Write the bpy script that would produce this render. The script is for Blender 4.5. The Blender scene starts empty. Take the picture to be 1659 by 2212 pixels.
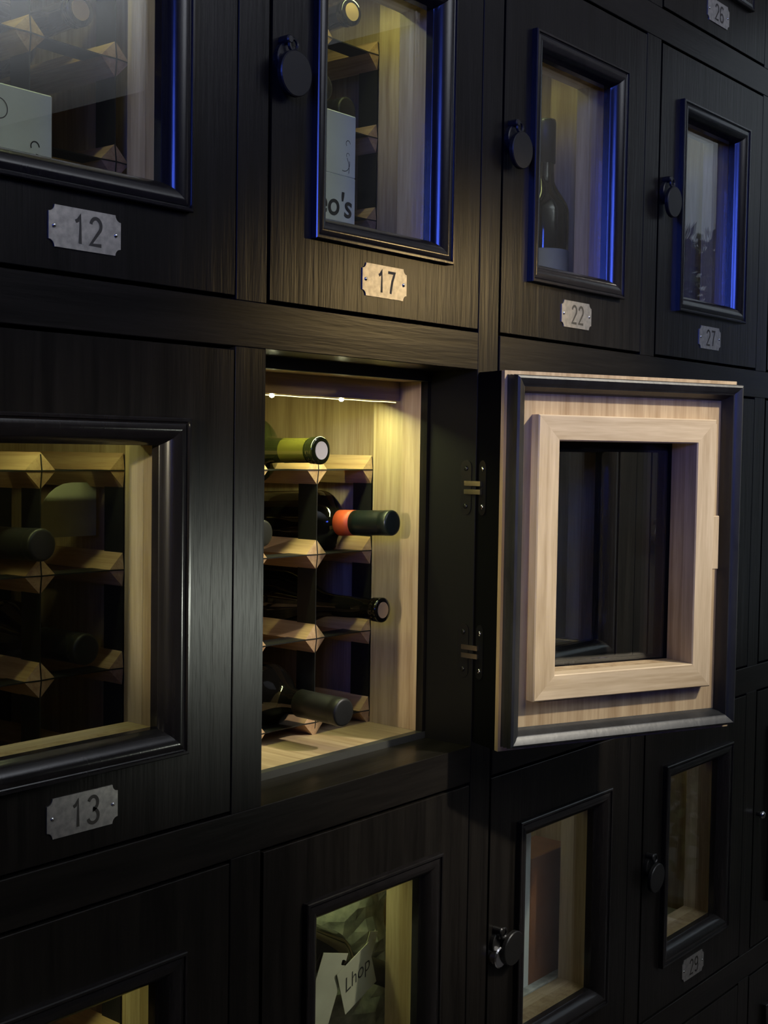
import bpy, bmesh, math, random
from mathutils import Vector, Matrix
random.seed(7)
SC = bpy.context.scene
COL = SC.collection
PI = math.pi

# ------------------------------------------------------------------ scale and layout (metres)
S0 = 0.45                       # height of one locker opening
H = S0
W = 0.7902 * S0                 # opening width
ST = 0.0913 * S0                # stile between columns
RL = 0.0973 * S0                # rail between rows
ZB = 1.15                       # bottom of the middle row above the floor
PX, PZ = W + ST, H + RL
FD = 0.155 * S0                 # depth of the dark face frame
def U(v): return v * S0

# ------------------------------------------------------------------ camera
cam = bpy.data.cameras.new('camera'); camo = bpy.data.objects.new('camera', cam); COL.objects.link(camo)
SC.camera = camo
yaw, pitch, roll, fpx = 0.8848, -0.0478, 0.0152, 2811.2
fw = Vector((math.sin(yaw) * math.cos(pitch), math.cos(yaw) * math.cos(pitch), math.sin(pitch)))
rt = Vector((math.cos(yaw), -math.sin(yaw), 0)); up = rt.cross(fw)
r2 = math.cos(roll) * rt + math.sin(roll) * up; u2 = -math.sin(roll) * rt + math.cos(roll) * up
M = Matrix((r2, u2, -fw)).transposed().to_4x4()
M.translation = Vector((-2.0217 * S0, -1.9903 * S0, 0.7864 * S0 + ZB))
camo.matrix_world = M
cam.sensor_fit = 'HORIZONTAL'; cam.sensor_width = 36; cam.lens = fpx / 1659 * 36
cam.clip_start = 0.02; cam.clip_end = 100

# ------------------------------------------------------------------ world, lights, exposure
wd = bpy.data.worlds.new('dusk_sky'); SC.world = wd; wd.use_nodes = True
wd.node_tree.nodes['Background'].inputs[0].default_value = (0.50, 0.56, 0.66, 1)
wd.node_tree.nodes['Background'].inputs[1].default_value = 0.8
SC.view_settings.view_transform = 'Standard'; SC.view_settings.look = 'None'
SC.view_settings.gamma = 1; SC.view_settings.exposure = 0.0
SC.view_settings.use_curve_mapping = False

def area(name, loc, target, sx, sy, power, color, spread=PI):
    l = bpy.data.lights.new(name, 'AREA'); l.shape = 'RECTANGLE'; l.size = sx; l.size_y = sy
    l.energy = power; l.color = color; l.spread = spread
    o = bpy.data.objects.new(name, l); COL.objects.link(o); o.location = loc
    o.rotation_euler = (Vector(target) - Vector(loc)).to_track_quat('-Z', 'Y').to_euler()
    return o
def spot(name, loc, target, power, color, ang, radius=0.04, blend=0.6):
    l = bpy.data.lights.new(name, 'SPOT'); l.energy = power; l.color = color
    l.spot_size = math.radians(ang); l.spot_blend = blend; l.shadow_soft_size = radius
    o = bpy.data.objects.new(name, l); COL.objects.link(o); o.location = loc
    o.rotation_euler = (Vector(target) - Vector(loc)).to_track_quat('-Z', 'Y').to_euler()
    return o
# blue lamp at the far left end of the room, above eye level
area('blue_wall_lamp', (-2.65, -1.95, 2.32), (0.45, 0, 2.02), 0.85, 0.85, 1.9, (0.07, 0.14, 1.0), math.radians(26))
# warm wall spot at the right end of the room, seen mirrored in plate 17
spot('warm_wall_spot', (1.98, -1.47, 1.96), (0.27, 0.0, 1.62), 19, (1.0, 0.70, 0.30), 13, 0.035, 0.9)
# ceiling downlight in front of the open locker
spot('ceiling_downlight', (0.86, -1.50, 2.70), (0.47, 0.0, 1.40), 180, (1.0, 0.92, 0.76), 25, 0.04, 0.8)
# small wall lamp at the left end of the room, shining along the lockers into the open one
spot('left_wall_lamp', (-2.60, -0.80, 1.78), (0.34, 0.06, 1.37), 170, (1.0, 0.88, 0.62), 9, 0.03, 0.5)
# neutral table lamp at the right end of the room
spot('table_lamp', (1.98, -2.15, 1.00), (-0.035, 0, 1.33), 36, (0.94, 1.0, 0.86), 9, 0.05, 1.0)
# added fill that brightens the pale ceiling, no known fixture
area('ceiling_fill', (0.6, -2.2, 2.05), (0.6, -2.2, 3), 1.2, 1.2, 60, (0.92, 0.95, 1.0))

# ------------------------------------------------------------------ materials
def newmat(name):
    m = bpy.data.materials.new(name); m.use_nodes = True
    nt = m.node_tree; return m, nt, nt.nodes['Principled BSDF']
def plain(name, col, rough=0.5, metal=0.0, spec=0.5):
    m, nt, b = newmat(name)
    b.inputs['Base Color'].default_value = (*col, 1); b.inputs['Roughness'].default_value = rough
    b.inputs['Metallic'].default_value = metal; b.inputs['Specular IOR Level'].default_value = spec
    return m
def wood(name, c1, c2, axis, rough, bump, fine=90, long=4, spec=0.5, pores=0.0):
    m, nt, b = newmat(name); N = nt.nodes; L = nt.links
    tc = N.new('ShaderNodeTexCoord'); oi = N.new('ShaderNodeObjectInfo')
    ad = N.new('ShaderNodeVectorMath'); ad.operation = 'MULTIPLY_ADD'
    cb = N.new('ShaderNodeCombineXYZ')
    for i in range(3): L.new(oi.outputs['Random'], cb.inputs[i])
    L.new(cb.outputs[0], ad.inputs[0]); ad.inputs[1].default_value = (3.7, 5.1, 2.3); L.new(tc.outputs['Object'], ad.inputs[2])
    mp = N.new('ShaderNodeMapping'); sc = [fine, fine, fine]; sc['xyz'.index(axis)] = long
    mp.inputs['Scale'].default_value = sc; L.new(ad.outputs[0], mp.inputs[0])
    n1 = N.new('ShaderNodeTexNoise'); n1.inputs['Scale'].default_value = 1.0; n1.inputs['Detail'].default_value = 5; n1.inputs['Distortion'].default_value = 0.6
    L.new(mp.outputs[0], n1.inputs['Vector'])
    mp2 = N.new('ShaderNodeMapping'); sc2 = [fine * 5, fine * 5, fine * 5]; sc2['xyz'.index(axis)] = long * 7
    mp2.inputs['Scale'].default_value = sc2; L.new(ad.outputs[0], mp2.inputs[0])
    n2 = N.new('ShaderNodeTexNoise'); n2.inputs['Scale'].default_value = 1.0; n2.inputs['Detail'].default_value = 2
    L.new(mp2.outputs[0], n2.inputs['Vector'])
    mx = N.new('ShaderNodeMath'); mx.operation = 'MULTIPLY_ADD'; L.new(n2.outputs[0], mx.inputs[0]); mx.inputs[1].default_value = 0.45
    L.new(n1.outputs[0], mx.inputs[2])
    cr = N.new('ShaderNodeValToRGB'); cr.color_ramp.elements[0].position = 0.50; cr.color_ramp.elements[1].position = 0.92
    cr.color_ramp.elements[0].color = (*c1, 1); cr.color_ramp.elements[1].color = (*c2, 1)
    L.new(mx.outputs[0], cr.inputs[0]); L.new(cr.outputs[0], b.inputs['Base Color'])
    bp = N.new('ShaderNodeBump'); bp.inputs['Strength'].default_value = bump; bp.inputs['Distance'].default_value = 0.002
    L.new(mx.outputs[0], bp.inputs['Height']); L.new(bp.outputs[0], b.inputs['Normal'])
    b.inputs['Roughness'].default_value = rough; b.inputs['Specular IOR Level'].default_value = spec
    return m
DK1, DK2 = (0.0065, 0.0056, 0.0048), (0.015, 0.0128, 0.0105)
M_DV = wood('dark_oak_vertical', DK1, DK2, 'z', 0.28, 0.20, 60, 3, 0.2)
M_DH = wood('dark_oak_horizontal', DK1, DK2, 'x', 0.28, 0.13, 60, 3, 0.2)
M_MO = wood('dark_moulding', (0.009, 0.008, 0.008), (0.016, 0.014, 0.014), 'z', 0.18, 0.05, 90, 4, 0.45)
OK1, OK2 = (0.30, 0.20, 0.105), (0.50, 0.375, 0.225)
M_OV = wood('oak_vertical', OK1, OK2, 'z', 0.5, 0.12, 70, 3)
M_OH = wood('oak_horizontal', OK1, OK2, 'x', 0.5, 0.12, 70, 3)
M_OY = wood('oak_deep', OK1, OK2, 'y', 0.5, 0.12, 70, 3)
M_TV = wood('pale_oak_vertical', (0.40, 0.295, 0.175), (0.62, 0.49, 0.33), 'z', 0.5, 0.12, 60, 3)
M_TH = wood('pale_oak_horizontal', (0.40, 0.295, 0.175), (0.62, 0.49, 0.33), 'x', 0.5, 0.12, 60, 3)
M_PN = wood('rack_pine', (0.33, 0.19, 0.095), (0.50, 0.33, 0.18), 'y', 0.55, 0.10, 110, 5)
M_STRIP = plain('rack_strip_metal', (0.005, 0.005, 0.005), 0.5, 0.0)
M_JAMB = plain('gap_shaded_jamb', (0.0045, 0.0042, 0.004), 0.55, 0.0, 0.18)  # stile oak darkened on its left faces: gap and jamb shade in the colour
M_EDGE = plain('gap_shaded_door_edge', (0.002, 0.002, 0.002), 0.9, 0.0, 0.05)  # door sides blackened, so the shade of the gaps is painted on
M_STOP = plain('grey_stop_paint', (0.055, 0.055, 0.048), 0.4)
M_GASK = wood('rubber_gasket', (0.007, 0.0075, 0.009), (0.020, 0.021, 0.023), 'z', 0.42, 0.15, 40, 8)
M_BLACKMET = plain('black_lock_metal', (0.018, 0.017, 0.016), 0.38, 0.2)
M_CHROME = plain('chrome', (0.7, 0.7, 0.72), 0.18, 1.0)
M_HINGE = plain('blackened_hinge_metal', (0.03, 0.03, 0.033), 0.3, 0.8)
M_WIRE = plain('copper_wire', (0.55, 0.45, 0.2), 0.3, 0.9)

def brass(name, col, rough):
    m, nt, b = newmat(name); N = nt.nodes; L = nt.links
    tc = N.new('ShaderNodeTexCoord'); n = N.new('ShaderNodeTexNoise'); n.inputs['Scale'].default_value = 180; n.inputs['Detail'].default_value = 6
    L.new(tc.outputs['Object'], n.inputs['Vector'])
    cr = N.new('ShaderNodeValToRGB'); cr.color_ramp.elements[0].color = (col[0] * .72, col[1] * .72, col[2] * .72, 1); cr.color_ramp.elements[1].color = (*col, 1)
    cr.color_ramp.elements[0].position = 0.35; cr.color_ramp.elements[1].position = 0.65
    L.new(n.outputs[0], cr.inputs[0]); L.new(cr.outputs[0], b.inputs['Base Color'])
    bp = N.new('ShaderNodeBump'); bp.inputs['Strength'].default_value = 0.12; bp.inputs['Distance'].default_value = 0.001
    L.new(n.outputs[0], bp.inputs['Height']); L.new(bp.outputs[0], b.inputs['Normal'])
    b.inputs['Metallic'].default_value = 0.75; b.inputs['Roughness'].default_value = rough
    return m
M_PLATE = brass('brushed_metal_plate', (0.50, 0.475, 0.44), 0.36)
M_ENGR = plain('engraved_number', (0.035, 0.03, 0.022), 0.6)

def glass_thin(name, tint=(1, 1, 1), ior=1.5):
    m = bpy.data.materials.new(name); m.use_nodes = True; nt = m.node_tree; N = nt.nodes; L = nt.links
    N.remove(N['Principled BSDF']); out = N['Material Output']
    tr = N.new('ShaderNodeBsdfTransparent'); tr.inputs[0].default_value = (*tint, 1)
    gl = N.new('ShaderNodeBsdfGlossy'); gl.inputs['Roughness'].default_value = 0.0; gl.inputs[0].default_value = (1, 1, 1, 1)
    ge = N.new('ShaderNodeNewGeometry'); mr = N.new('ShaderNodeMapRange')
    mr.inputs['To Min'].default_value = ior; mr.inputs['To Max'].default_value = 1 / ior
    L.new(ge.outputs['Backfacing'], mr.inputs['Value'])
    fr = N.new('ShaderNodeFresnel'); L.new(mr.outputs[0], fr.inputs['IOR'])
    mx = N.new('ShaderNodeMixShader'); L.new(fr.outputs[0], mx.inputs[0]); L.new(tr.outputs[0], mx.inputs[1]); L.new(gl.outputs[0], mx.inputs[2])
    L.new(mx.outputs[0], out.inputs[0]); return m
M_GLASS = glass_thin('window_glass', (0.95, 0.97, 0.95))

def bottle_glass(name, col, rough=0.06):
    return plain(name, col, rough, 0.0, 0.6)
M_BG = bottle_glass('dark_bottle_glass', (0.004, 0.0035, 0.003))
M_BGO = bottle_glass('olive_bottle_glass', (0.010, 0.012, 0.004))
M_NECKO = plain('olive_wine_neck', (0.052, 0.047, 0.008), 0.10)
M_CAPG = plain('dark_green_capsule', (0.008, 0.013, 0.012), 0.32)
M_CAPB = plain('grey_black_capsule', (0.011, 0.011, 0.0105), 0.45)
M_RED = plain('red_capsule_band', (0.62, 0.095, 0.035), 0.45)
M_CORK = plain('cork_end', (0.42, 0.27, 0.14), 0.8)
M_CORKW = plain('pale_cork_end', (0.55, 0.50, 0.46), 0.7)
M_INK = plain('black_ink', (0.02, 0.02, 0.02), 0.7)
M_REDINK = plain('dark_red_thread', (0.28, 0.03, 0.015), 0.6)

def paper(name, c1, c2, scale=14, rough=0.8, bump=0.0):
    m, nt, b = newmat(name); N = nt.nodes; L = nt.links
    tc = N.new('ShaderNodeTexCoord'); n = N.new('ShaderNodeTexNoise'); n.inputs['Scale'].default_value = scale; n.inputs['Detail'].default_value = 6
    L.new(tc.outputs['Object'], n.inputs['Vector'])
    cr = N.new('ShaderNodeValToRGB'); cr.color_ramp.elements[0].color = (*c1, 1); cr.color_ramp.elements[1].color = (*c2, 1)
    cr.color_ramp.elements[0].position = 0.35; cr.color_ramp.elements[1].position = 0.65
    L.new(n.outputs[0], cr.inputs[0]); L.new(cr.outputs[0], b.inputs['Base Color']); b.inputs['Roughness'].default_value = rough
    if bump:
        bp = N.new('ShaderNodeBump'); bp.inputs['Strength'].default_value = bump; bp.inputs['Distance'].default_value = 0.004
        L.new(n.outputs[0], bp.inputs['Height']); L.new(bp.outputs[0], b.inputs['Normal'])
    return m
M_BOXW = paper('white_card', (0.55, 0.60, 0.60), (0.66, 0.71, 0.70), 9)
M_TISSUE = paper('crumpled_tissue', (0.34, 0.36, 0.34), (0.62, 0.64, 0.60), 60, 0.8, 0.5)
M_TAG = paper('cream_tag', (0.34, 0.33, 0.24), (0.42, 0.41, 0.30), 20)
M_BROWN = paper('red_brown_box', (0.20, 0.075, 0.03), (0.27, 0.11, 0.045), 12)
M_FLOOR = wood('dark_floor_boards', (0.03, 0.022, 0.015), (0.07, 0.05, 0.032), 'x', 0.45, 0.1, 20, 2)
M_CEIL = paper('pale_ceiling_plaster', (0.62, 0.63, 0.66), (0.68, 0.69, 0.71), 3, 0.9)
M_PLAST = paper('grey_plaster', (0.36, 0.33, 0.31), (0.42, 0.39, 0.37), 3, 0.9)
M_PANEL = paper('dark_painted_wall', (0.016, 0.016, 0.018), (0.022, 0.022, 0.024), 4, 0.6)
M_LEAF = paper('green_leaf', (0.06, 0.10, 0.02), (0.13, 0.18, 0.045), 30, 0.6)
M_STEM = plain('shrub_stem', (0.05, 0.035, 0.02), 0.8)
M_GRAVEL = paper('outside_ground', (0.06, 0.06, 0.05), (0.12, 0.11, 0.09), 25)
def emit(name, col, st):
    m, nt, b = newmat(name); b.inputs['Base Color'].default_value = (*col, 1)
    b.inputs['Emission Color'].default_value = (*col, 1); b.inputs['Emission Strength'].default_value = st
    return m
M_BULB = emit('lit_bulb', (1.0, 1.0, 0.6), 40)
M_BULBDIM = emit('lit_wire_sleeve', (1.0, 0.92, 0.42), 2.2)

# ------------------------------------------------------------------ mesh helpers
CACHE = {}
def mesh(key, fn, mat, smooth=False):
    if key in CACHE: return CACHE[key]
    bm = bmesh.new(); fn(bm)
    bmesh.ops.recalc_face_normals(bm, faces=bm.faces[:])
    me = bpy.data.meshes.new(key); bm.to_mesh(me); bm.free()
    me.materials.append(mat)
    if smooth:
        for p in me.polygons: p.use_smooth = True
        if smooth != True: me.set_sharp_from_angle(angle=math.radians(smooth))
    CACHE[key] = me; return me
def obj(name, me, parent=None, loc=(0, 0, 0), rot=(0, 0, 0)):
    o = bpy.data.objects.new(name, me); COL.objects.link(o); o.parent = parent
    o.location = loc; o.rotation_euler = rot; return o
def empty(name, loc=(0, 0, 0), rot=(0, 0, 0)):
    o = bpy.data.objects.new(name, None); COL.objects.link(o); o.location = loc; o.rotation_euler = rot
    o.empty_display_size = 0.05; return o
def tag(o, label, cat, group=None, kind=None):
    o['label'] = label; o['category'] = cat
    if group: o['group'] = group
    if kind: o['kind'] = kind
    return o
def box(bm, x0, x1, y0, y1, z0, z1, bev=0.0):
    r = bmesh.ops.create_cube(bm, size=1)
    for v in r['verts']:
        v.co = Vector((x0 + (v.co.x + .5) * (x1 - x0), y0 + (v.co.y + .5) * (y1 - y0), z0 + (v.co.z + .5) * (z1 - z0)))
    if bev:
        es = list({e for v in r['verts'] for e in v.link_edges})
        bmesh.ops.bevel(bm, geom=es, offset=bev, segments=1, affect='EDGES', profile=0.5)
def boxmesh(key, dims, mat, bev=0.0):
    return mesh(key, lambda bm: box(bm, *dims, bev), mat)
def ring(bm, prof, rect):
    """closed profile [(inset, y)...] swept round a rectangle with mitred corners"""
    x0, x1, z0, z1 = rect; loops = []
    for a, y in prof:
        loops.append([bm.verts.new((x0 + a, y, z0 + a)), bm.verts.new((x1 - a, y, z0 + a)), bm.verts.new((x1 - a, y, z1 - a)), bm.verts.new((x0 + a, y, z1 - a))])
    n = len(prof)
    for i in range(n):
        A, B = loops[i], loops[(i + 1) % n]
        for k in range(4):
            bm.faces.new((A[k], A[(k + 1) % 4], B[(k + 1) % 4], B[k]))
def side_piece(bm, prof, rect, side):
    """one mitred length of a frame: side 0 bottom, 1 right, 2 top, 3 left"""
    x0, x1, z0, z1 = rect; E = ([], [])
    for a, y in prof:
        c = [(x0 + a, y, z0 + a), (x1 - a, y, z0 + a), (x1 - a, y, z1 - a), (x0 + a, y, z1 - a)]
        E[0].append(bm.verts.new(c[side])); E[1].append(bm.verts.new(c[(side + 1) % 4]))
    n = len(prof)
    for i in range(n):
        bm.faces.new((E[0][i], E[0][(i + 1) % n], E[1][(i + 1) % n], E[1][i]))
    bm.faces.new(E[0]); bm.faces.new(E[1])
def lathe(bm, prof, seg=28, axis='y', c=(0, 0, 0), caps=True):
    """profile [(pos along axis, radius)...]"""
    rings = []
    for p, r in prof:
        rr = []
        for k in range(seg):
            t = 2 * PI * k / seg; a, b = r * math.cos(t), r * math.sin(t)
            co = {'y': (a, p, b), 'x': (p, a, b), 'z': (a, b, p)}[axis]
            rr.append(bm.verts.new(Vector(co) + Vector(c)))
        rings.append(rr)
    for A, B in zip(rings, rings[1:]):
        for k in range(seg):
            bm.faces.new((A[k], A[(k + 1) % seg], B[(k + 1) % seg], B[k]))
    if caps:
        bm.faces.new(rings[0]); bm.faces.new(rings[-1])
def tube(bm, pts, r, seg=6):
    pts = [Vector(p) for p in pts]; rings = []
    for i, p in enumerate(pts):
        d = (pts[min(i + 1, len(pts) - 1)] - pts[max(i - 1, 0)]).normalized()
        a = d.orthogonal().normalized() if i == 0 else (rings[-1][1] - d * rings[-1][1].dot(d)).normalized()
        b = d.cross(a)
        rings.append(([bm.verts.new(p + (a * math.cos(2 * PI * k / seg) + b * math.sin(2 * PI * k / seg)) * r) for k in range(seg)], a))
    for (A, _), (B, _) in zip(rings, rings[1:]):
        for k in range(seg): bm.faces.new((A[k], A[(k + 1) % seg], B[(k + 1) % seg], B[k]))
    bm.faces.new(rings[0][0]); bm.faces.new(rings[-1][0])
def prism(bm, poly, y0, y1):
    """polygon [(x, z)...] extruded from y0 to y1"""
    A = [bm.verts.new((x, y0, z)) for x, z in poly]; B = [bm.verts.new((x, y1, z)) for x, z in poly]
    n = len(poly)
    for i in range(n): bm.faces.new((A[i], A[(i + 1) % n], B[(i + 1) % n], B[i]))
    bm.faces.new(A); bm.faces.new(B)
def text_mesh(key, body, size, mat, sx=0.9, depth=0.0002, shear=0.0, thick=0.0):
    if key in CACHE: return CACHE[key]
    cu = bpy.data.curves.new('t', 'FONT'); cu.body = body; cu.size = size; cu.align_x = 'CENTER'; cu.align_y = 'CENTER'
    cu.extrude = depth; cu.shear = shear; cu.offset = thick
    to = bpy.data.objects.new('t', cu); COL.objects.link(to)
    dg = bpy.context.evaluated_depsgraph_get(); dg.update()
    me = bpy.data.meshes.new_from_object(to.evaluated_get(dg))
    bpy.data.objects.remove(to); bpy.data.curves.remove(cu)
    # stand the text up: x right, z up, facing -y
    me.transform(Matrix(((sx, 0, 0, 0), (0, 0, -1, 0), (0, 1, 0, 0), (0, 0, 0, 1))))
    me.materials.clear(); me.materials.append(mat); me.name = key
    CACHE[key] = me; return me

# ------------------------------------------------------------------ room shell
XR, XL, YO, ZC = 2.13, -3.4, -4.4, 2.75
def struct(name, dims, mat):
    me = boxmesh('m_' + name, dims, mat); o = obj(name, me); o['kind'] = 'structure'; return o
struct('floor', (XL, XR, YO, 0.47, -0.1, 0.0), M_FLOOR)
struct('ceiling', (XL, XR, YO, 0.47, ZC, ZC + 0.1), M_CEIL)
struct('wall_back', (XL, XR, 0.45, 0.55, 0, ZC), M_PANEL)
struct('wall_opposite', (XL, XR, YO - 0.1, YO, 0, ZC), M_PANEL)
struct('wall_left', (XL - 0.1, XL, YO, 0.45, 0, ZC), M_PANEL)
def wall_right_fn(bm):
    box(bm, XR, XR + 0.1, YO, -1.30, 0, ZC)
o = obj('wall_right', mesh('m_wr', wall_right_fn, M_PANEL)); o['kind'] = 'structure'
def wall_right2(bm):
    box(bm, XR, XR + 0.1, -1.30, -0.80, 0, ZC); box(bm, XR, XR + 0.1, -0.06, 0.45, 0, ZC)
    box(bm, XR, XR + 0.1, -0.80, -0.06, 0, 0.30); box(bm, XR, XR + 0.1, -0.80, -0.06, 2.6, ZC)
o = obj('wall_right', mesh('m_wr2', wall_right2, M_PLAST)); o['kind'] = 'structure'
def winfr(bm):
    for (y0, y1, z0, z1) in ((-.80, -.76, .30, 2.6), (-.10, -.06, .30, 2.6), (-.76, -.10, .30, .34), (-.76, -.10, 2.56, 2.6)):
        box(bm, XR + .02, XR + .07, y0, y1, z0, z1)
wf = obj('window_1', mesh('m_winfr', winfr, M_DV)); wf['kind'] = 'structure'
obj('pane', boxmesh('m_winpane', (XR + .04, XR + .046, -.76, -.10, .34, 2.56), M_GLASS), wf)
# ground and shrubs outside the window
gr = obj('ground', boxmesh('m_ground', (XR + .1, 9, -6, 5, -0.1, 0.0), M_GRAVEL)); gr['kind'] = 'structure'
def shrub(cx, cy, h, r, seed, label):
    rnd = random.Random(seed)
    t = tag(empty('garden_shrub', (cx, cy, 0)), label, 'shrub', 'shrubs outside the window')
    def leaves(bm):
        tops = [(rnd.uniform(-r, r), rnd.uniform(-r, r), rnd.uniform(.82, 1.0) * h) for _ in range(14)]
        for i in range(9000):
            tx, ty, tz = rnd.choice(tops); f = rnd.random() ** .7
            z = .06 + f * (tz - .06); w = .17 * (1.05 - f) + .02
            p = Vector((tx * (.35 + .65 * f) + rnd.gauss(0, w), ty * (.35 + .65 * f) + rnd.gauss(0, w), z))
            d = Vector((rnd.uniform(-1, 1), rnd.uniform(-1, 1), rnd.uniform(.1, 1.4))).normalized() * rnd.uniform(.04, .08)
            s = d.cross(Vector((rnd.uniform(-1, 1), rnd.uniform(-1, 1), .3))).normalized() * .013
            a = [bm.verts.new(q) for q in (p, p + d * .5 + s, p + d, p + d * .5 - s)]
            bm.faces.new(a)
    lv = obj('foliage', mesh('m_leaf%d' % seed, leaves, M_LEAF), t); lv['kind'] = 'stuff'
    obj('stem', mesh('m_stem%d' % seed, lambda bm: tube(bm, [(0, 0, 0), (.02, .01, h * .4), (0, .02, h * .8)], .02, 7), M_STEM), t)
shrub(3.30, -1.98, 2.42, .15, 1, 'green garden shrub outside the window, farthest along the wall')
shrub(3.30, -1.12, 2.36, .15, 2, 'green garden shrub outside the window, in the middle')
shrub(3.30, -0.25, 2.26, .15, 3, 'green garden shrub outside the window, beside the lockers')
struct('trim_1', (2 * PX + PX + W + ST + 0.002, XR, 0.0, 0.44, 0.0, ZC), M_DV)

def stile_mesh(key, dims):
    new = key not in CACHE
    me = boxmesh(key, dims, M_DV, 0.0006)
    if new:
        me.materials.append(M_JAMB)
        for p in me.polygons:
            if p.normal.x < -.5: p.material_index = 1
    return me
# ------------------------------------------------------------------ the face frame of the locker bank
def rowz(r): return ZB + (2 - r) * PZ           # bottom of row r (0 top .. 4 bottom)
NC, C0 = 5, -1                                   # columns A..E = -1..3
ZTOP, ZBOT = rowz(0) + H, rowz(4)
def face_frame(name, cols, label, left_stile, right_stile, xoff=0.0):
    fr = tag(empty(name, (cols[0] * PX, 0, 0)), label, 'cabinet frame')
    x0 = 0.0; x1 = (len(cols) - 1) * PX + W
    B = 0.0007
    gx = 0.0014
    # rails run through the bay
    zs = [(0.0, ZBOT)] + [(rowz(r) + H, rowz(r - 1)) for r in (4, 3, 2, 1)] + [(ZTOP, ZC - 0.002)]
    xr0 = -ST if left_stile else xoff
    for i, (za, zb) in enumerate(zs):
        xa = 0.0 if left_stile else xoff
        obj('rail', boxmesh('rail_%d_%d' % (len(cols), i), (xa, x1, 0.0, FD, za, zb), M_DH, B), fr)
    # short stiles between the columns
    for c in range(len(cols) - 1):
        for r in range(5):
            xa = c * PX + W
            key = 'short_stile_m'
            obj('stile', stile_mesh(key, (0, ST, 0.0002, FD, 0, H)), fr, (xa, 0, rowz(r)))
    if left_stile:
        obj('stile', stile_mesh('end_stile_l' + label, (-ST, 0, 0, FD, 0, ZC - 0.002)), fr)
    if right_stile:
        obj('stile', stile_mesh('end_stile_r' + label, (x1, x1 + ST, 0, FD, 0, ZC - 0.002)), fr)
    return fr
face_frame('locker_face_frame', [-1, 0], 'dark oak face frame around lockers 12, 13, 17 and the open locker', True, True)
face_frame('locker_face_frame', [1, 2, 3], 'dark oak face frame around lockers 22 and 27, right of the wide joint', False, True, 0.0042)

# ------------------------------------------------------------------ locker parts
WR = W / S0
GL, GRR, GB, GT = 0.0036, 0.0017, 0.0038, 0.0036         # gaps round the door
DW, DH = W - GL - GRR, H - GB - GT
DT, OT = U(0.109), U(0.0153)
# door-local coordinates: x from -DW (latch edge) to 0 (hinge edge), z from 0 to DH
MR = (-DW + U(0.133) - GL * .5, -U(0.133), U(0.150), DH - U(0.148))     # outer rectangle of moulding
MW = U(0.056)
PROF = [(0, U(-.001)), (0, U(-.0160)), (U(.002), U(-.0185)), (U(.007), U(-.0185)), (U(.0085), U(-.0135)), (U(.0105), U(-.0125)), (U(.0125), U(-.0145)), (U(.019), U(-.0160)), (U(.025), U(-.0155)), (U(.031), U(-.0135)),
        (U(.0365), U(-.0105)), (U(.0415), U(-.0063)), (U(.0458), U(-.0010)), (U(.0495), U(.0050)), (U(.0525), U(.0115)), (U(.0547), U(.0172)), (MW, U(.0190)), (MW, U(.040)), (0, U(.040))]
HOLE = (MR[0], MR[1], MR[2], MR[3])
GR_ = (MR[0] + MW - U(.006), MR[1] - MW + U(.006), MR[2] + MW - U(.006), MR[3] - MW + U(.006))
ITW = U(0.067)
IT = (-U(0.680), -U(0.086), U(0.128), U(0.873))              # inner trim outer rectangle
SLAB = [(0, U(.003)), (U(.003), 0.0), (U(.133), 0.0), (U(.133), DT), (0, DT)]
def slab_fn(bm):
    x0, x1, z0, z1 = -DW, 0, 0, DH; hx0, hx1, hz0, hz1 = HOLE
    b = U(.0012)
    def L(a, y): return [bm.verts.new(c) for c in ((x0 + a, y, z0 + a), (x1 - a, y, z0 + a), (x1 - a, y, z1 - a), (x0 + a, y, z1 - a))]
    def Hh(y): return [bm.verts.new(c) for c in ((hx0, y, hz0), (hx1, y, hz0), (hx1, y, hz1), (hx0, y, hz1))]
    ls = [L(0, b), L(b, 0), Hh(0), Hh(DT), L(0, DT)]
    for i in range(5):
        A, B = ls[i], ls[(i + 1) % 5]
        for k in range(4): bm.faces.new((A[k], A[(k + 1) % 4], B[(k + 1) % 4], B[k]))
def door_mesh():
    new = 'door_slab' not in CACHE
    me = mesh('door_slab', slab_fn, M_DV)
    if new:
        me.materials.append(M_EDGE)
        for p in me.polygons:
            if p.center.x < -DW + .001 or p.center.x > -.001: p.material_index = 1
    return me
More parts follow.
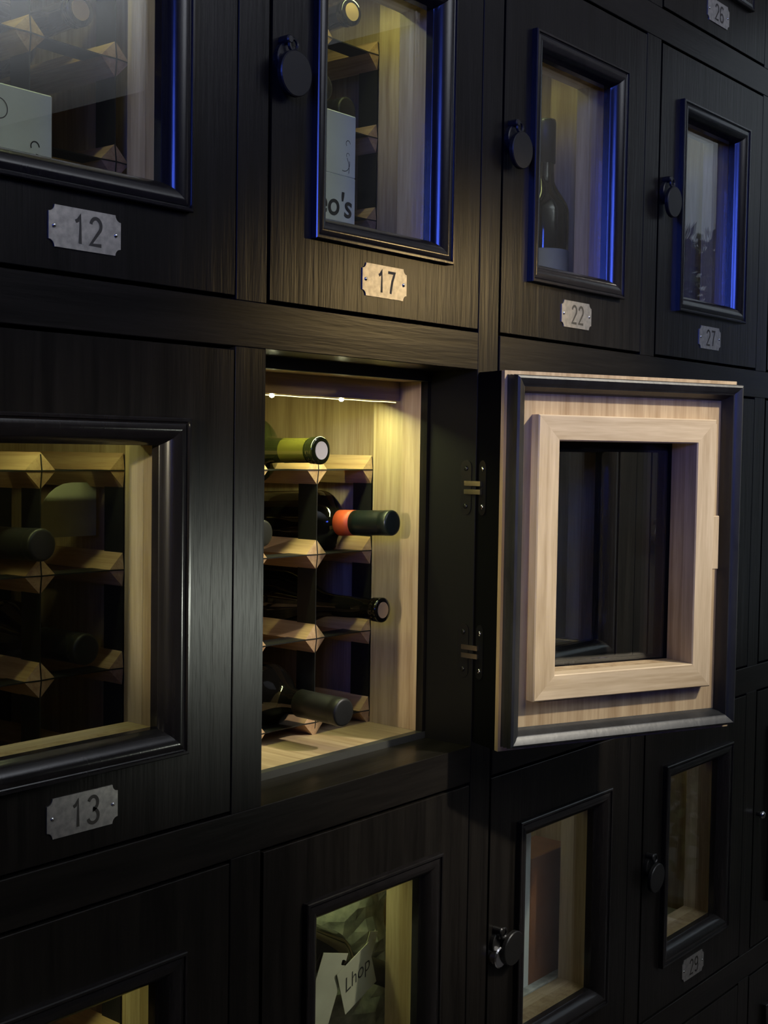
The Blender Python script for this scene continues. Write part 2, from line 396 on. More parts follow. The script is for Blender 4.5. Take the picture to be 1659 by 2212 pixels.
def make_door(parent, loc, rotz=0.0, open_=False):
    d = obj('door', door_mesh(), parent, loc, (0, 0, rotz))
    for k in range(4):
        obj('moulding', mesh('moulding%d' % k, lambda bm: side_piece(bm, PROF, MR, k), M_MO, 32), d)
    gx0, gx1, gz0, gz1 = GR_
    obj('pane', boxmesh('door_pane', (gx0, gx1, U(.0405), U(.0495), gz0, gz1), M_GLASS), d)
    # oak veneer panel on the inside
    def veneer(bm): ring_hole(bm, (-DW, 0, 0, DH), (IT[0] + ITW * .6, IT[1] - ITW * .6, IT[2] + ITW * .6, IT[3] - ITW * .6), DT + 0.0001, DT + OT)
    obj('inner_panel', mesh('door_veneer', veneer, M_OV), d)
    # glass stop filling the space between pane and veneer
    obj('glazing_bead', mesh('glazing_bead', lambda bm: ring_hole(bm, HOLE, (IT[0] + ITW, IT[1] - ITW, IT[2] + ITW, IT[3] - ITW), U(.050), DT), M_OV), d)
    n0 = DT + OT
    tp = [(0, n0 + .0001), (0, n0 + U(.030)), (U(.003), n0 + U(.033)), (ITW - U(.003), n0 + U(.033)), (ITW, n0 + U(.030)), (ITW, n0 - U(.016)), (ITW * .62, n0 - U(.016)), (ITW * .62, n0 + .0001)]
    for k in range(4):
        obj('inner_trim', mesh('inner_trim%d' % k, lambda bm: side_piece(bm, tp, IT, k), M_TH if k in (0, 2) else M_TV), d)
    gp = [(0, n0 + .0001), (U(.002), n0 + U(.010)), (U(.0005), n0 + U(.014)), (U(.003), n0 + U(.026)), (U(.001), n0 + U(.030)), (U(.004), n0 + U(.043)), (U(.010), n0 + U(.046)),
          (U(.022), n0 + U(.040)), (U(.026), n0 + U(.036)), (U(.031), n0 + U(.034)), (U(.035), n0 + U(.024)), (U(.040), n0 + U(.018)), (U(.042), n0 + U(.006)), (U(.046), n0 + .0001)]
    G = (-DW + U(.010), -U(.008), U(.012), DH - U(.010))
    for k in range(4):
        obj('gasket', mesh('gasket%d' % k, lambda bm: side_piece(bm, gp, G, k), M_GASK, 40), d)
    if open_:
        obj('latch_block', boxmesh('latch_block', (IT[0] - U(.030), IT[0] - U(.0005), n0 + .0001, n0 + U(.020), U(.455), U(.605)), M_TV, .0008), d)
        obj('latch_strip', boxmesh('latch_strip', (IT[0] - U(.020), IT[0] - U(.0005), n0 + .0001, n0 + U(.012), U(.6055), U(.862)), M_TV, .0006), d)
    return d
def ring_hole(bm, o_, h_, y0, y1):
    def L(r, y): return [bm.verts.new(c) for c in ((r[0], y, r[2]), (r[1], y, r[2]), (r[1], y, r[3]), (r[0], y, r[3]))]
    ls = [L(o_, y0), L(h_, y0), L(h_, y1), L(o_, y1)]
    for i in range(4):
        A, B = ls[i], ls[(i + 1) % 4]
        for k in range(4): bm.faces.new((A[k], A[(k + 1) % 4], B[(k + 1) % 4], B[k]))

# number plate with scalloped corners
PWD, PHT = U(0.166), U(0.0765)
def plate_fn(bm):
    w, h, r = PWD / 2, PHT / 2, U(.013); poly = []
    for (cx, cz, a0) in ((w, -h, PI), (w, h, -PI / 2), (-w, h, 0), (-w, -h, PI / 2)):
        st = {PI: PI, -PI / 2: -PI / 2, 0: 0, PI / 2: PI / 2}[a0]
        for k in range(6):
            t = st - k / 5 * PI / 2
            poly.append((cx + r * math.cos(t), cz + r * math.sin(t)))
    prism(bm, poly, -0.0012, 0.0)
def screw_fn(bm): lathe(bm, [(0, .0019), (-.0006, .0019), (-.0011, .0012), (-.0013, .0004)], 12, 'y')
def make_plate(parent, number, mat):
    p = obj('number_plate', mesh('plate_' + mat.name, plate_fn, mat), parent, (WR * S0 * .5 + U(.002), 0, U(.089)))
    for s in (-1, 1):
        obj('screw', mesh('plate_screw', screw_fn, M_CHROME, True), p, (s * (PWD / 2 - U(.012)), -.0012, 0))
    if number:
        obj('engraved_number', mesh('num' + number, number_fn(number, U(.052)), M_ENGR), p, (U(.008), -.0014, 0))
    return p

# engraved digits drawn as strokes on a 0..0.55 x 0..1 grid
def arcp(cx, cz, rx, rz, a0, a1, n=14):
    return [(cx + rx * math.cos(math.radians(a0 + (a1 - a0) * k / n)), cz + rz * math.sin(math.radians(a0 + (a1 - a0) * k / n))) for k in range(n + 1)]
GLYPH = {
 '1': [[(.08, .76), (.20, .82), (.30, .98), (.30, 0)]],
 '2': [arcp(.27, .72, .24, .26, 170, -35) + [(.03, .03), (.53, .03)]],
 '3': [arcp(.26, .74, .22, .24, 160, -90) + arcp(.26, .25, .25, .25, 90, -165)],
 '6': [arcp(.28, .66, .25, .32, 40, 180) + arcp(.27, .28, .24, .26, 180, -180)],
 '7': [[(.03, .96), (.52, .96), (.34, .55), (.22, 0)]],
 '9': [arcp(.28, .34, .25, .32, 220, 360) + arcp(.27, .72, .24, .26, 0, 360)],
}
def number_fn(txt, h, sx=.95):
    def fn(bm):
        w = h * .066; pen = -h * .36 * len(txt) * .94
        for ch in txt:
            for st in GLYPH[ch]:
                pts = [Vector((pen + p[0] * h * sx, 0, (p[1] - .5) * h)) for p in st]
                L_, R_ = [], []
                for k, p in enumerate(pts):
                    d0 = (pts[k] - pts[k - 1]).normalized() if k else (pts[1] - pts[0]).normalized()
                    d1 = (pts[k + 1] - pts[k]).normalized() if k < len(pts) - 1 else d0
                    m_ = (d0 + d1).normalized(); n_ = Vector((-m_.z, 0, m_.x)); sc_ = min(1.6, 1 / max(.4, m_.dot(d0)))
                    L_.append(bm.verts.new(p + n_ * w * sc_)); R_.append(bm.verts.new(p - n_ * w * sc_))
                for k in range(len(pts) - 1): bm.faces.new((L_[k], L_[k + 1], R_[k + 1], R_[k]))
            pen += h * .72
    return fn
# key-hole cover: hub, swinging disc and pivot ring
def disc_fn(bm):
    R = U(.0485); lathe(bm, [(0, R), (-.0045, R), (-.0056, R - .0010)], 40, 'y')
def hub_fn(bm): lathe(bm, [(0, U(.036)), (-U(.012), U(.036)), (-U(.014), U(.033))], 28, 'y')
def eye_fn(bm):
    pts = [(U(.013) * math.cos(t), 0, U(.013) * math.sin(t)) for t in [2 * PI * k / 16 for k in range(17)]]
    tube(bm, pts, U(.0042), 6)
def make_cover(parent, swing=0.0):
    hub = obj('lock_cover', mesh('lock_hub', hub_fn, M_BLACKMET), parent, (U(.048), 0, U(.528)))
    piv = Vector((0, -U(.020), U(.031)))
    c = piv + Vector((math.sin(swing) * U(.064), U(-.004), -math.cos(swing) * U(.064)))
    dk = obj('cover_disc', mesh('lock_disc', disc_fn, M_BLACKMET), hub, c)
    dk.rotation_euler = (0.06, 0, 0)
    obj('pivot_eye', mesh('lock_eye', eye_fn, M_BLACKMET), hub, piv + Vector((0, U(-.004), U(-.002))))
    obj('pivot_post', mesh('lock_post', lambda bm: lathe(bm, [(0, U(.010)), (-U(.026), U(.010)), (-U(.029), U(.007))], 14, 'y'), M_BLACKMET), hub, (U(-.012), 0, U(.038)))
    if swing:
        obj('key_cylinder', mesh('key_cyl', lambda bm: lathe(bm, [(0, U(.030)), (-U(.022), U(.030)), (-U(.025), U(.026))], 28, 'y'), M_CHROME, False), hub, (U(-.010), 0, U(-.036)))
    return hub

# carcass
LN = U(.012)
def make_carcass(t, lit):
    fd = FD + .0003
    z0, z1 = U(.018), U(.972)
    e = .0002
    # dark stop strips
    obj('stop_strip', boxmesh('stop_r', (W - LN, W + U(.030), fd, U(.178), z0, z1), M_DV), t)
    obj('stop_strip', boxmesh('stop_l', (-U(.030), LN, fd, U(.178), z0, z1), M_DV), t)
    obj('stop_strip', boxmesh('stop_t', (-U(.030), W + U(.030), fd, U(.178), z1 + e, U(1.03)), M_STOP), t)
    obj('stop_strip', boxmesh('stop_b', (-U(.030), W + U(.030), fd, U(.178), U(-.03), z0 - e), M_STOP), t)
    obj('lining_panel', boxmesh('lin_r', (W - LN, W + U(.030), U(.1785), U(.343), z0, z1), M_OV), t)
    obj('lining_panel', boxmesh('lin_l', (-U(.030), LN, U(.1785), U(.343), z0, z1), M_OV), t)
    obj('side_panel', boxmesh('side_r', (W + U(.032), W + U(.044), U(.1785), U(.90), U(-.03), U(1.03)), M_OV), t)
    obj('side_panel', boxmesh('side_l', (-U(.044), -U(.032), U(.1785), U(.90), U(-.03), U(1.03)), M_OV), t)
    obj('floor_panel', boxmesh('floor_p', (-U(.0315), W + U(.0315), U(.1785), U(.90), U(-.012), z0 - e), M_OY), t)
    obj('top_panel', boxmesh('top_p', (-U(.0315), W + U(.0315), U(.1785), U(.90), z1 + e, U(1.0)), M_OY), t)
    obj('back_panel', boxmesh('back_p', (-U(.044), W + U(.044), U(.9005), U(.92), U(-.03), U(1.03)), M_OV), t)
    obj('valance', boxmesh('valance', (LN + e, W - LN - e, U(.252), U(.266), U(.920), z1), M_OH), t)
    ls = obj('light_string', mesh('led_wire', led_wire, M_BULBDIM if lit else M_WIRE), t) if lit else None
    if lit:
        for bx in (.285, .544, .05):
            obj('bulb', mesh('led_bulb', lambda bm: lathe(bm, [(-.0030, .0005), (-.0022, .0018), (0, .0024), (.0022, .0018), (.0030, .0005)], 10, 'x'), M_BULB, True), ls, (U(bx), U(.2600), U(.9155)))
def led_wire(bm):
    pts = []
    for k in range(40):
        f = k / 39
        pts.append((LN + .004 + f * (W - 2 * LN - .008), U(.259) + .0004 * math.sin(k * 1.7), U(.9165) + .0002 * math.sin(k * 0.9)))
    tube(bm, pts, .00055, 5)

def locker_light(t, power, color):
    l = bpy.data.lights.new('locker_led', 'AREA'); l.shape = 'RECTANGLE'; l.size = W * .80; l.size_y = .010; l.energy = power; l.color = color
    o = bpy.data.objects.new('locker_led', l); COL.objects.link(o)
    o.location = t.location + Vector((W * .5, U(.276), U(.905)))
    o.rotation_euler = (math.radians(18), 0, 0)
    return o

LED = (0.92, 1.0, 0.42)
PLATES = {12: '12', 13: '13', 17: '17', 22: '22', 26: '26', 27: '27', 29: '29'}
LAB = {
 12: 'dark oak wine locker with metal plate 12, white box behind its glass',
 13: 'dark oak wine locker with metal plate 13, bottle rack behind its glass',
 14: 'dark oak wine locker below locker 13, only its window corner showing',
 17: 'dark oak wine locker with metal plate 17 lit gold, above the open one',
 18: 'open wine locker with pale oak inside, door swung out to the right',
 19: 'dark oak wine locker below the open one, crumpled white paper behind its glass',
 22: 'dark oak wine locker with metal plate 22, upper right of the open one',
 23: 'dark oak wine locker hidden behind the swung-out open door',
 24: 'dark oak wine locker with red-brown box inside, below the open door',
 26: 'dark oak wine locker with metal plate 26 at the top right corner',
 27: 'dark oak wine locker with metal plate 27, sky and shrubs mirrored in its glass',
 28: 'dark oak wine locker just right of the swung-out door',
 29: 'dark oak wine locker at lower right with scalloped plate below its green window',
 30: 'dark oak wine locker under the lower right one, at the bottom edge',
}
EXTRA = {11: 'dark oak wine locker in the top row at the left end', 15: 'dark oak wine locker in the bottom row at the left end', 16: 'dark oak wine locker of the top row above the gold-lit plate',
 20: 'dark oak wine locker in the bottom row, two below the open one', 21: 'dark oak wine locker of the top row left of the locker with plate 26', 25: 'dark oak wine locker in the bottom row, two below the swung-out door',
 31: 'dark oak wine locker in the top row at the right end', 32: 'dark oak wine locker right of locker 27', 33: 'dark oak wine locker at the right end of the middle row',
 34: 'dark oak wine locker with a small bright lock knob at the right edge', 35: 'dark oak wine locker in the bottom row at the right end'}
LAB.update(EXTRA)
LIT = {12: .9, 13: .65, 14: .8, 17: .9, 18: 3.0, 19: 1.0, 22: .28, 24: .14, 27: .05, 29: .04}
LOCK = {}
for ci in range(NC):
    c = C0 + ci
    for r in range(5):
        num = 11 + ci * 5 + r
        t = tag(empty('wine_locker', (c * PX, 0, rowz(r))), LAB[num], 'wine locker', 'wine lockers in the dark oak bank')
        LOCK[num] = t
        make_carcass(t, num in LIT)
        if num == 18:
            make_door(t, (U(.7994), U(.002), U(.0105)), math.radians(156.95), True)
        else:
            make_door(t, (W - GRR, 0, GB))
            make_plate(t, PLATES.get(num), M_PLATE)
            if num < 31: make_cover(t, {24: 0.62}.get(num, 0.0))
            if num == 34: obj('lock_knob', mesh('lock_knob', lambda bm: lathe(bm, [(0, U(.008)), (-U(.012), U(.008)), (-U(.016), U(.014)), (-U(.026), U(.015)), (-U(.032), U(.008))], 20, 'y'), M_CHROME, True), t, (U(.035), 0, U(.52)))
        if num in LIT: locker_light(t, 0.30 * LIT[num], LED)

# hinges of the open locker
L18 = LOCK[18]
phi = math.radians(156.95)
dd = Vector((-math.cos(phi), -math.sin(phi), 0)); nn = Vector((-math.sin(phi), math.cos(phi), 0))
def oblong(w, h):
    r = w / 2; poly = []
    for k in range(9): t = PI * k / 8; poly.append((r * math.cos(t), h / 2 - r + r * math.sin(t)))
    for k in range(9): t = PI + PI * k / 8; poly.append((r * math.cos(t), -h / 2 + r + r * math.sin(t)))
    return poly
for zc in (.690, .255):
    hg = obj('hinge', mesh('hinge_jamb_leaf', lambda bm: prism(bm, oblong(U(.034), U(.145)), -.0011, 0.0), M_HINGE), L18, (W - .0001, U(.030), U(zc)), (0, 0, -PI / 2))
    for dz in (-.05, .05):
        obj('screw', mesh('hinge_screw', lambda bm: lathe(bm, [(0, .0030), (-.0008, .0030), (-.0014, .0016)], 12, 'y'), M_HINGE, True), hg, (0, -.0011, U(dz)))
    # leaf on the door edge (faces away from the door, towards the jamb)
    pv = Vector((U(.7994), U(.002), 0)) - Vector((W - .0001, U(.030), U(zc)))
    R = Matrix.Rotation(PI / 2, 3, 'Z')
    base = R @ (Vector((pv.x, pv.y, 0)) + nn * U(.030) - dd * .0002)
    lf = obj('door_leaf', mesh('hinge_door_leaf', lambda bm: prism(bm, oblong(U(.034), U(.145)), -.0011, 0.0), M_HINGE), hg, base, (0, 0, phi + PI / 2 + PI / 2))
    for dz in (-.05, .05):
        off = R @ (-dd * .0012)
        obj('screw', mesh('hinge_screw_b', lambda bm: lathe(bm, [(0, .0032), (-.0008, .0032), (-.0014, .0016)], 12, 'y'), M_CHROME, True), hg, base + off + Vector((0, 0, U(dz))), (0, 0, phi + PI))
    a = Vector((0, -.0035, 0)); b = base + R @ (-dd * .003)
    for dz in (-.011, .011):
        def bar(bm, a=a, b=b):
            A = a; Bv = b; d_ = (Bv - A).normalized(); n_ = Vector((-d_.y, d_.x, 0)) * .0016; h_ = Vector((0, 0, U(.0065)))
            vs = [bm.verts.new(A + s1 * n_ + s2 * h_) for s1 in (-1, 1) for s2 in (-1, 1)] + [bm.verts.new(Bv + s1 * n_ + s2 * h_) for s1 in (-1, 1) for s2 in (-1, 1)]
            for f in ((0, 1, 3, 2), (4, 5, 7, 6), (0, 1, 5, 4), (2, 3, 7, 6), (0, 2, 6, 4), (1, 3, 7, 5)): bm.faces.new([vs[i] for i in f])
        obj('link_bar', mesh('hinge_bar', bar, M_CHROME), hg, (0, 0, U(dz)))

# ------------------------------------------------------------------ bottle racks
PITCH = 0.2263
COLS = [.5519 - 2 * PITCH, .5519 - PITCH, .5519, .5519 + PITCH]
ROWS = [.7301 - k * PITCH for k in range(4)]
RF = .3486; RDEP = .50
HD, TIP = U(.040), U(.005)
def post_fn(bm):
    h = HD
    q = [(h, 0), (0, h), (-h, 0), (0, -h)]
    tip = bm.verts.new((0, -TIP, 0))
    A = [bm.verts.new((x, 0, z)) for x, z in q]; B = [bm.verts.new((x, U(RDEP), z)) for x, z in q]
    for k in range(4):
        bm.faces.new((A[k], A[(k + 1) % 4], B[(k + 1) % 4], B[k])); bm.faces.new((tip, A[k], A[(k + 1) % 4]))
    bm.faces.new(B)
def strip_fn(bm, stops, lo, hi, vertical, front):
    """flat steel strip let into the posts; its front edge follows the post ends"""
    sw, e = U(.066), .0007
    pr = [(lo, 0.0)]
    if front:
        for q in stops:
            pr += [(max(q - HD, lo + .0001), -.0003), (q, -TIP - .0003), (min(q + HD, hi - .0001), -.0003)]
    pr += [(hi, 0.0), (hi, sw), (lo, sw)]
    rings = []
    for sgn in (-e, e):
        rings.append([bm.verts.new((sgn, y, p) if vertical else (p, y, sgn)) for p, y in pr])
    n = len(pr)
    for k in range(n): bm.faces.new((rings[0][k], rings[0][(k + 1) % n], rings[1][(k + 1) % n], rings[1][k]))
    bm.faces.new(rings[0]); bm.faces.new(rings[1])
def make_rack(num, label, lift=0.0, dx=0.0):
    L = LOCK[num].location
    t = tag(empty('bottle_rack', L + Vector((U(COLS[0] + dx), U(RF), U(.018 + lift)))), label, 'wine rack', 'wine racks inside the lockers')
    x0 = COLS[0]; zb = .018
    for cx in COLS:
        for rz in ROWS:
            obj('post', mesh('rack_post', post_fn, M_PN), t, (U(cx - x0), 0, U(rz - zb)))
    zr = sorted(U(z - zb) for z in ROWS); xr = [U(c - x0) for c in COLS]
    for fr_, y0 in ((True, 0.0), (False, U(RDEP - .066) - .0002)):
        for cx in xr:
            obj('steel_strip', mesh('strip_v%d' % fr_, lambda bm: strip_fn(bm, zr, zr[0] - U(.030), zr[-1] + U(.036), True, fr_), M_STRIP), t, (cx, y0, 0))
        for rz in zr:
            obj('steel_strip', mesh('strip_h%d' % fr_, lambda bm: strip_fn(bm, xr, -U(.036), xr[-1] + U(.036), False, fr_), M_STRIP), t, (0, y0, rz))
    if lift:
        obj('plinth', boxmesh('rack_plinth', (-U(.03), xr[-1] + U(.03), 0.003, U(RDEP), -U(lift) + .0002, -.0002), M_PN), t)
    return t
make_rack(18, 'pine wine rack with pyramid post ends inside the open locker')
make_rack(13, 'pine wine rack behind the glass of locker 13')
make_rack(12, 'pine wine rack behind the glass of locker 12, partly hidden by a white box', .045, -.03)
make_rack(17, 'pine wine rack behind the glass of locker 17, partly hidden by white boxes', .045)
make_rack(14, 'pine wine rack in the dark locker below locker 13')

# ------------------------------------------------------------------ bottles: axis along local y, mouth at y = 0, base at y = L
def bottle_prof(L, R, rn, sh, lip=True):
    p = []
    if lip: p += [(0, rn * .62), (0, rn * 1.0), (.0008, rn * 1.08), (.0055, rn * 1.08), (.0065, rn * .97), (.0085, rn * 1.05), (.0135, rn * 1.04), (.0145, rn * .93)]
    else: p += [(0, rn * .8), (.001, rn * .95)]
    p += [(.05, rn * .95), (.075, rn * 1.0)]
    n = 9
    for k in range(1, n + 1):
        f = k / n; s_ = f * f * (3 - 2 * f)
        p.append((.080 + f * sh, rn * 1.0 + (R - rn) * s_))
    p += [(L - .006, R), (L - .0015, R * .96), (L, R * .88)]
    return p
def aim(loc, tail):
    """rotation that points local +y from the mouth to the tail"""
    d = (Vector(tail) - Vector(loc)).normalized()
    return d.to_track_quat('Y', 'Z').to_euler()
def bottle(num, mouth, tail, label, kind, R=.0385, rn=.0145, sh=.05, L=.30, group='wine bottles lying in the lockers', neckmat=None, glass=None):
    Lo = LOCK[num].location
    m = Lo + Vector([U(v) for v in mouth]); tl = Lo + Vector([U(v) for v in tail])
    t = tag(empty('wine_bottle', m, aim(m, tl)), label, 'wine bottle', group)
    key = 'bottle_%s_%.3f_%.3f_%.3f' % (kind, R, rn, sh)
    obj('glass_body', mesh(key, lambda bm: lathe(bm, bottle_prof(L, R, rn, sh), 36), glass or M_BG, True), t)
    if kind.startswith('cork'):
        cm = M_CORKW if kind == 'corkw' else M_CORK
        obj('cork', mesh('cork_' + kind + str(rn), lambda bm: lathe(bm, [(-.0004, rn * .55), (-.0006, rn * .70), (.004, rn * .70)], 24), cm), t)
    if kind == 'corkw':
        obj('neck_wine', mesh('neckwine' + str(rn), lambda bm: lathe(bm, [(.016, rn * .96), (.050, rn * .985), (.056, rn * 1.0)], 30, caps=False), M_NECKO, True), t)
    if kind in ('capg', 'capb'):
        cm = M_CAPG if kind == 'capg' else M_CAPB
        r1 = rn * 1.10
        ce = .057 if kind == 'capg' else .068
        obj('capsule', mesh('caps_' + kind + str(rn), lambda bm: lathe(bm, [(-.0012, rn * .2), (-.0014, r1 * .80), (-.0008, r1 * .95), (.0012, r1), (.010, r1 * 1.0), (.012, r1 * .955), (.014, r1 * .985), (.045, r1 * .985), (ce, r1 * 1.0)], 36), cm, True), t)
        if kind == 'capg':
            bd = obj('capsule_band', mesh('capsband' + str(rn), lambda bm: lathe(bm, [(ce + .0003, r1 * 1.01), (ce + .010, r1 * 1.015), (ce + .024, r1 * 1.03)], 36), M_RED, True), t)
    return t
bottle(18, (.452, .245, .782), (.452, .905, .775), 'green-glass wine bottle with pale cork lying on top of the open rack', 'corkw', rn=.0150, sh=.028, glass=M_BGO, R=.040)
bottle(18, (.672, .186, .592), (.660, .85, .562), 'wine bottle with red band and dark green capsule in the open rack', 'capg', R=.041, rn=.0142, sh=.034)
bottle(18, (.665, .208, .357), (.665, .87, .348), 'dark wine bottle with bare brown cork in the open rack', 'cork', R=.040, rn=.0140, sh=.085)
bottle(18, (.452, .158, .119), (.470, .82, .130), 'wine bottle with dull grey-black capsule in the bottom row of the open rack', 'capb', R=.040, rn=.0150, sh=.045)
bottle(18, (.378, .378, .566), (.378, .985, .560), 'black-capped wine bottle half hidden behind the stile of the open locker', 'capb', R=.038, rn=.0145, sh=.05, L=.27)
bottle(13, (.52, .30, .575), (.52, .95, .56), 'dark wine bottle behind the glass of locker 13', 'capb', R=.038, rn=.0145, L=.27)
bottle(13, (.66, .33, .335), (.66, .98, .335), 'dark wine bottle low in the rack of locker 13', 'capb', R=.038, rn=.0145, L=.27)
bottle(12, (.615, .30, .612), (.63, .95, .600), 'wine bottle with shiny neck above the white box in locker 12', 'cork', R=.036, rn=.0145, L=.28)
bottle(12, (.405, .32, .612), (.405, .96, .600), 'dark wine bottle at the left of the rack in locker 12', 'capb', R=.036, rn=.0145, L=.26)
bottle(17, (.60, .29, .835), (.66, .93, .825), 'wine bottle with coppery mouth at the top of locker 17', 'cork', R=.036, rn=.0150, L=.28)
bottle(17, (.665, .36, .605), (.665, .98, .600), 'dark wine bottle in the middle of locker 17', 'capb', R=.038, rn=.0145, L=.26)
bottle(17, (.47, .27, .610), (.439, .90, .600), 'dark wine bottle resting above the white boxes in locker 17', 'capb', R=.038, rn=.0145, L=.28)

# ------------------------------------------------------------------ boxes and papers behind the glass
def thing_box(num, name, dims, mat, label, cat, group=None):
    L = LOCK[num].location; x0, x1, y0, y1, z0, z1 = [U(v) for v in dims]
    t = tag(empty(name, L + Vector((x0, y0, z0))), label, cat, group)
    def fn(bm): box(bm, 0, x1 - x0, 0, y1 - y0, 0, z1 - z0, .0012)
    obj('body', mesh('bx%d_%.3f_%.3f' % (num, dims[0], dims[4]), fn, mat), t)
    return t
def arc(bm, cx, cz, r, a0, a1, w, y=-.0004, n=16):
    pts = []
    for k in range(n + 1):
        t = a0 + (a1 - a0) * k / n; pts.append((cx + r * math.cos(t), cz + r * math.sin(t)))
    for (p, q) in zip(pts, pts[1:]):
        d = Vector((q[0] - p[0], 0, q[1] - p[1])).normalized(); nrm = Vector((-d.z, 0, d.x)) * w
        vs = [bm.verts.new(Vector((p[0], y, p[1])) + nrm), bm.verts.new(Vector((q[0], y, q[1])) + nrm), bm.verts.new(Vector((q[0], y, q[1])) - nrm), bm.verts.new(Vector((p[0], y, p[1])) - nrm)]
        bm.faces.new(vs)
b1 = thing_box(17, 'wine_box', (.20, .577, .25, .335, .392, .552), M_BOXW, 'white wine box printed with fine curls, upper of two in locker 17', 'box', 'white boxes behind the glass')
def curls(bm):
    arc(bm, U(.235), U(.118), U(.018), -1.5, 3.4, .0005); arc(bm, U(.205), U(.10), U(.03), .2, 1.8, .0005)
    arc(bm, U(.345), U(.085), U(.008), 0, 4, .0004); arc(bm, U(.330), U(.035), U(.022), -1.9, .3, .0004)
    arc(bm, U(.30), U(.02), U(.05), -.2, .6, .0004); arc(bm, U(.345), U(.055), U(.006), 0, 4, .0003)
obj('printed_curls', mesh('curls17', curls, M_INK), b1)
b2 = thing_box(17, 'wine_box', (.20, .573, .246, .335, .225, .3915), M_BOXW, 'white wine box with black script lettering, lower of two in locker 17', 'box', 'white boxes behind the glass')
def script(bm):
    arc(bm, U(.235), U(.125), U(.017), 0, 2 * PI, .0009); arc(bm, U(.222), U(.13), U(.028), 1.9, 4.2, .0016)
    arc(bm, U(.21), U(.095), U(.05), .4, 1.3, .0004); arc(bm, U(.33), U(.02), U(.02), 0, PI, .0012); arc(bm, U(.30), U(.01), U(.03), .3, 2.6, .0008)
obj('printed_script', mesh('script17', script, M_INK), b2)
obj('printed_lettering', text_mesh('eos', "eo's", U(.085), M_INK, 1.0, .0001, 0.1, .0005), b2, (U(.29), -.0004, U(.088)))
b3 = thing_box(12, 'wine_box', (.12, .508, .25, .335, .215, .400), M_BOXW, 'white wine box printed with thin curls standing in locker 12', 'box', 'white boxes behind the glass')
def curls12(bm):
    arc(bm, U(.26), U(.135), U(.020), -2.2, 2.2, .0005); arc(bm, U(.245), U(.06), U(.006), 0, 4, .0008)
    arc(bm, U(.345), U(.075), U(.010), 0, 3.6, .0006); arc(bm, U(.345), U(.03), U(.030), .6, 1.5, .0006); arc(bm, U(.36), U(.015), U(.015), 3.2, 6, .0005)
obj('printed_curls', mesh('curls12', curls12, M_INK), b3)
# label card on the bottle in locker 13
def lab13(bm):
    poly = [(0, 0), (U(.17), 0), (U(.17), U(.125)), (U(.10), U(.125))]
    for k in range(8):
        t = PI / 2 + k / 7 * PI / 2; poly.append((U(.10) + U(.10) * math.cos(t), U(.015) + U(.11) * math.sin(t)))
    prism(bm, poly, -.0008, 0)
c13 = tag(empty('bottle_label_card', LOCK[13].location + Vector((U(.625), U(.47), U(.575)))), 'pale curved paper label on a bottle in the rack of locker 13', 'label')
obj('paper', mesh('lab13', lab13, M_TAG), c13)
# locker 22: upright dark bottles
def upright(num, x, y, label, h=.30, R=.037):
    L = LOCK[num].location
    t = tag(empty('wine_bottle', L + Vector((U(x), U(y), U(.018)))), label, 'wine bottle', 'wine bottles standing upright in the lockers')
    pr = [(h - p, r) for p, r in bottle_prof(h, R, .0145, .05)]
    obj('glass_body', mesh('upr%.3f%.3f' % (h, R), lambda bm: lathe(bm, pr, 32, 'z'), M_BG, True), t)
    obj('capsule', mesh('upcap%.3f' % h, lambda bm: lathe(bm, [(h + .001, .012), (h + .0012, .0152), (h - .004, .0162), (h - .06, .0160)], 24, 'z'), M_CAPB, True), t)
    obj('label', mesh('uplab%.3f' % R, lambda bm: lathe(bm, [(.05, R + .0004), (.14, R + .0004)], 32, 'z', caps=False), M_TAG, True), t)
upright(22, .655, .285, 'dark wine bottle standing in locker 22, nearest its glass', .325)
upright(22, .70, .50, 'dark wine bottle standing farther back in locker 22', .31, .039)
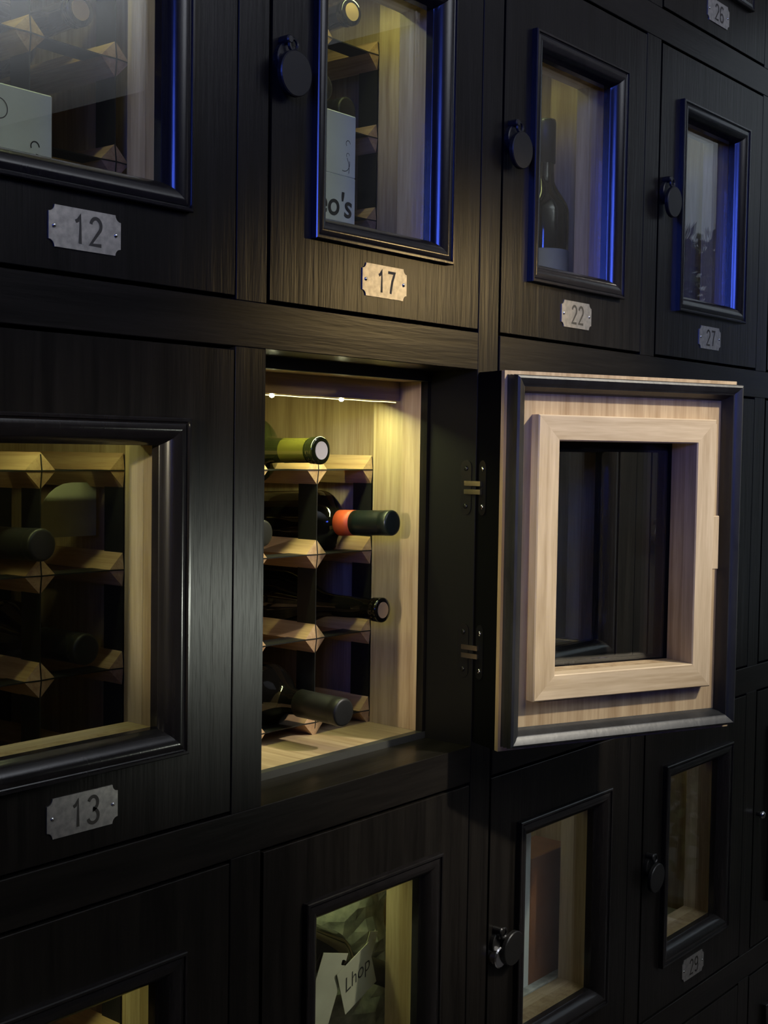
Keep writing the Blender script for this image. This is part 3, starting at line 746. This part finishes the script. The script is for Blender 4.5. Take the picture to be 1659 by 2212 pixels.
# locker 19: crumpled tissue, leaning bottle, paper tags
def tissue(bm):
    rnd = random.Random(5); nx, nz = 26, 26; g = []
    for i in range(nx + 1):
        row = []
        for j in range(nz + 1):
            f = i / nx; x = U(.02 + .735 * f); z = U(.02 + .86 * j / nz)
            g_ = max(0, (f - .55) / .45); y = U(.025) * math.sin(i * .7 + j * .31) * math.cos(j * .55) + rnd.uniform(-.004, .004) + U(.04) * (j / nz) - U(.19) * g_ * g_ * (3 - 2 * g_)
            row.append(bm.verts.new((x, y, z)))
        g.append(row)
    top = []
    for i in range(nx):
        for j in range(nz): bm.faces.new((g[i][j], g[i + 1][j], g[i + 1][j + 1], g[i][j + 1]))
    bmesh.ops.solidify(bm, geom=bm.faces[:], thickness=.004)
ts = tag(empty('crumpled_tissue', LOCK[19].location + Vector((0, U(.40), U(.018)))), 'crumpled white tissue paper filling the locker below the open one', 'paper')
obj('sheet', mesh('tissue', tissue, M_TISSUE), ts)
bottle(19, (.735, .215, .430), (.16, .245, .735), 'dark wine bottle lying aslant across white paper in the locker below the open one', 'capb', R=.028, rn=.0135, sh=.05, L=.27)
def tagcard(num, x, y, z, rot, w, h, label, txt=None):
    t = tag(empty('paper_tag', LOCK[num].location + Vector((U(x), U(y), U(z))), (0.1, rot, 0)), label, 'tag', 'paper tags on bottles')
    obj('card', mesh('tag%.3f%.3f' % (w, h), lambda bm: box(bm, -U(w) / 2, U(w) / 2, -.0006, 0, -U(h) / 2, U(h) / 2), M_TAG), t)
    if txt: obj('handwriting', text_mesh('hand' + txt, txt, U(.06), M_INK, .9, .0001, .3, -.0002), t, (0, -.0008, U(.01)))
tagcard(19, .536, .172, .500, -.38, .135, .135, 'cream paper tag with handwriting hanging in the locker below the open one', 'Lhop')
tagcard(19, .415, .176, .500, .30, .10, .20, 'blank cream paper tag at the left in the locker below the open one')
tagcard(19, .600, .180, .572, .3, .036, .065, 'small folded cream tag above the written one')
# locker 24: red-brown box, pale boxes
thing_box(24, 'wine_box', (.54, .765, .205, .335, .018, .60), M_BROWN, 'red-brown wooden wine box in the locker below the open door', 'box')
thing_box(24, 'wine_carton', (.44, .53, .20, .28, .018, .70), M_BOXW, 'slim white carton at the left of the red-brown box', 'box')
thing_box(24, 'paper_bag', (.30, .70, .168, .2, .018, .20), M_TISSUE, 'crinkled pale paper bag in front of the red-brown box', 'bag')
# locker 29: pale papers on its floor
thing_box(29, 'wine_carton', (.42, .774, .195, .33, .018, .13), M_BOXW, 'low white carton on the floor of the lower right locker', 'box')
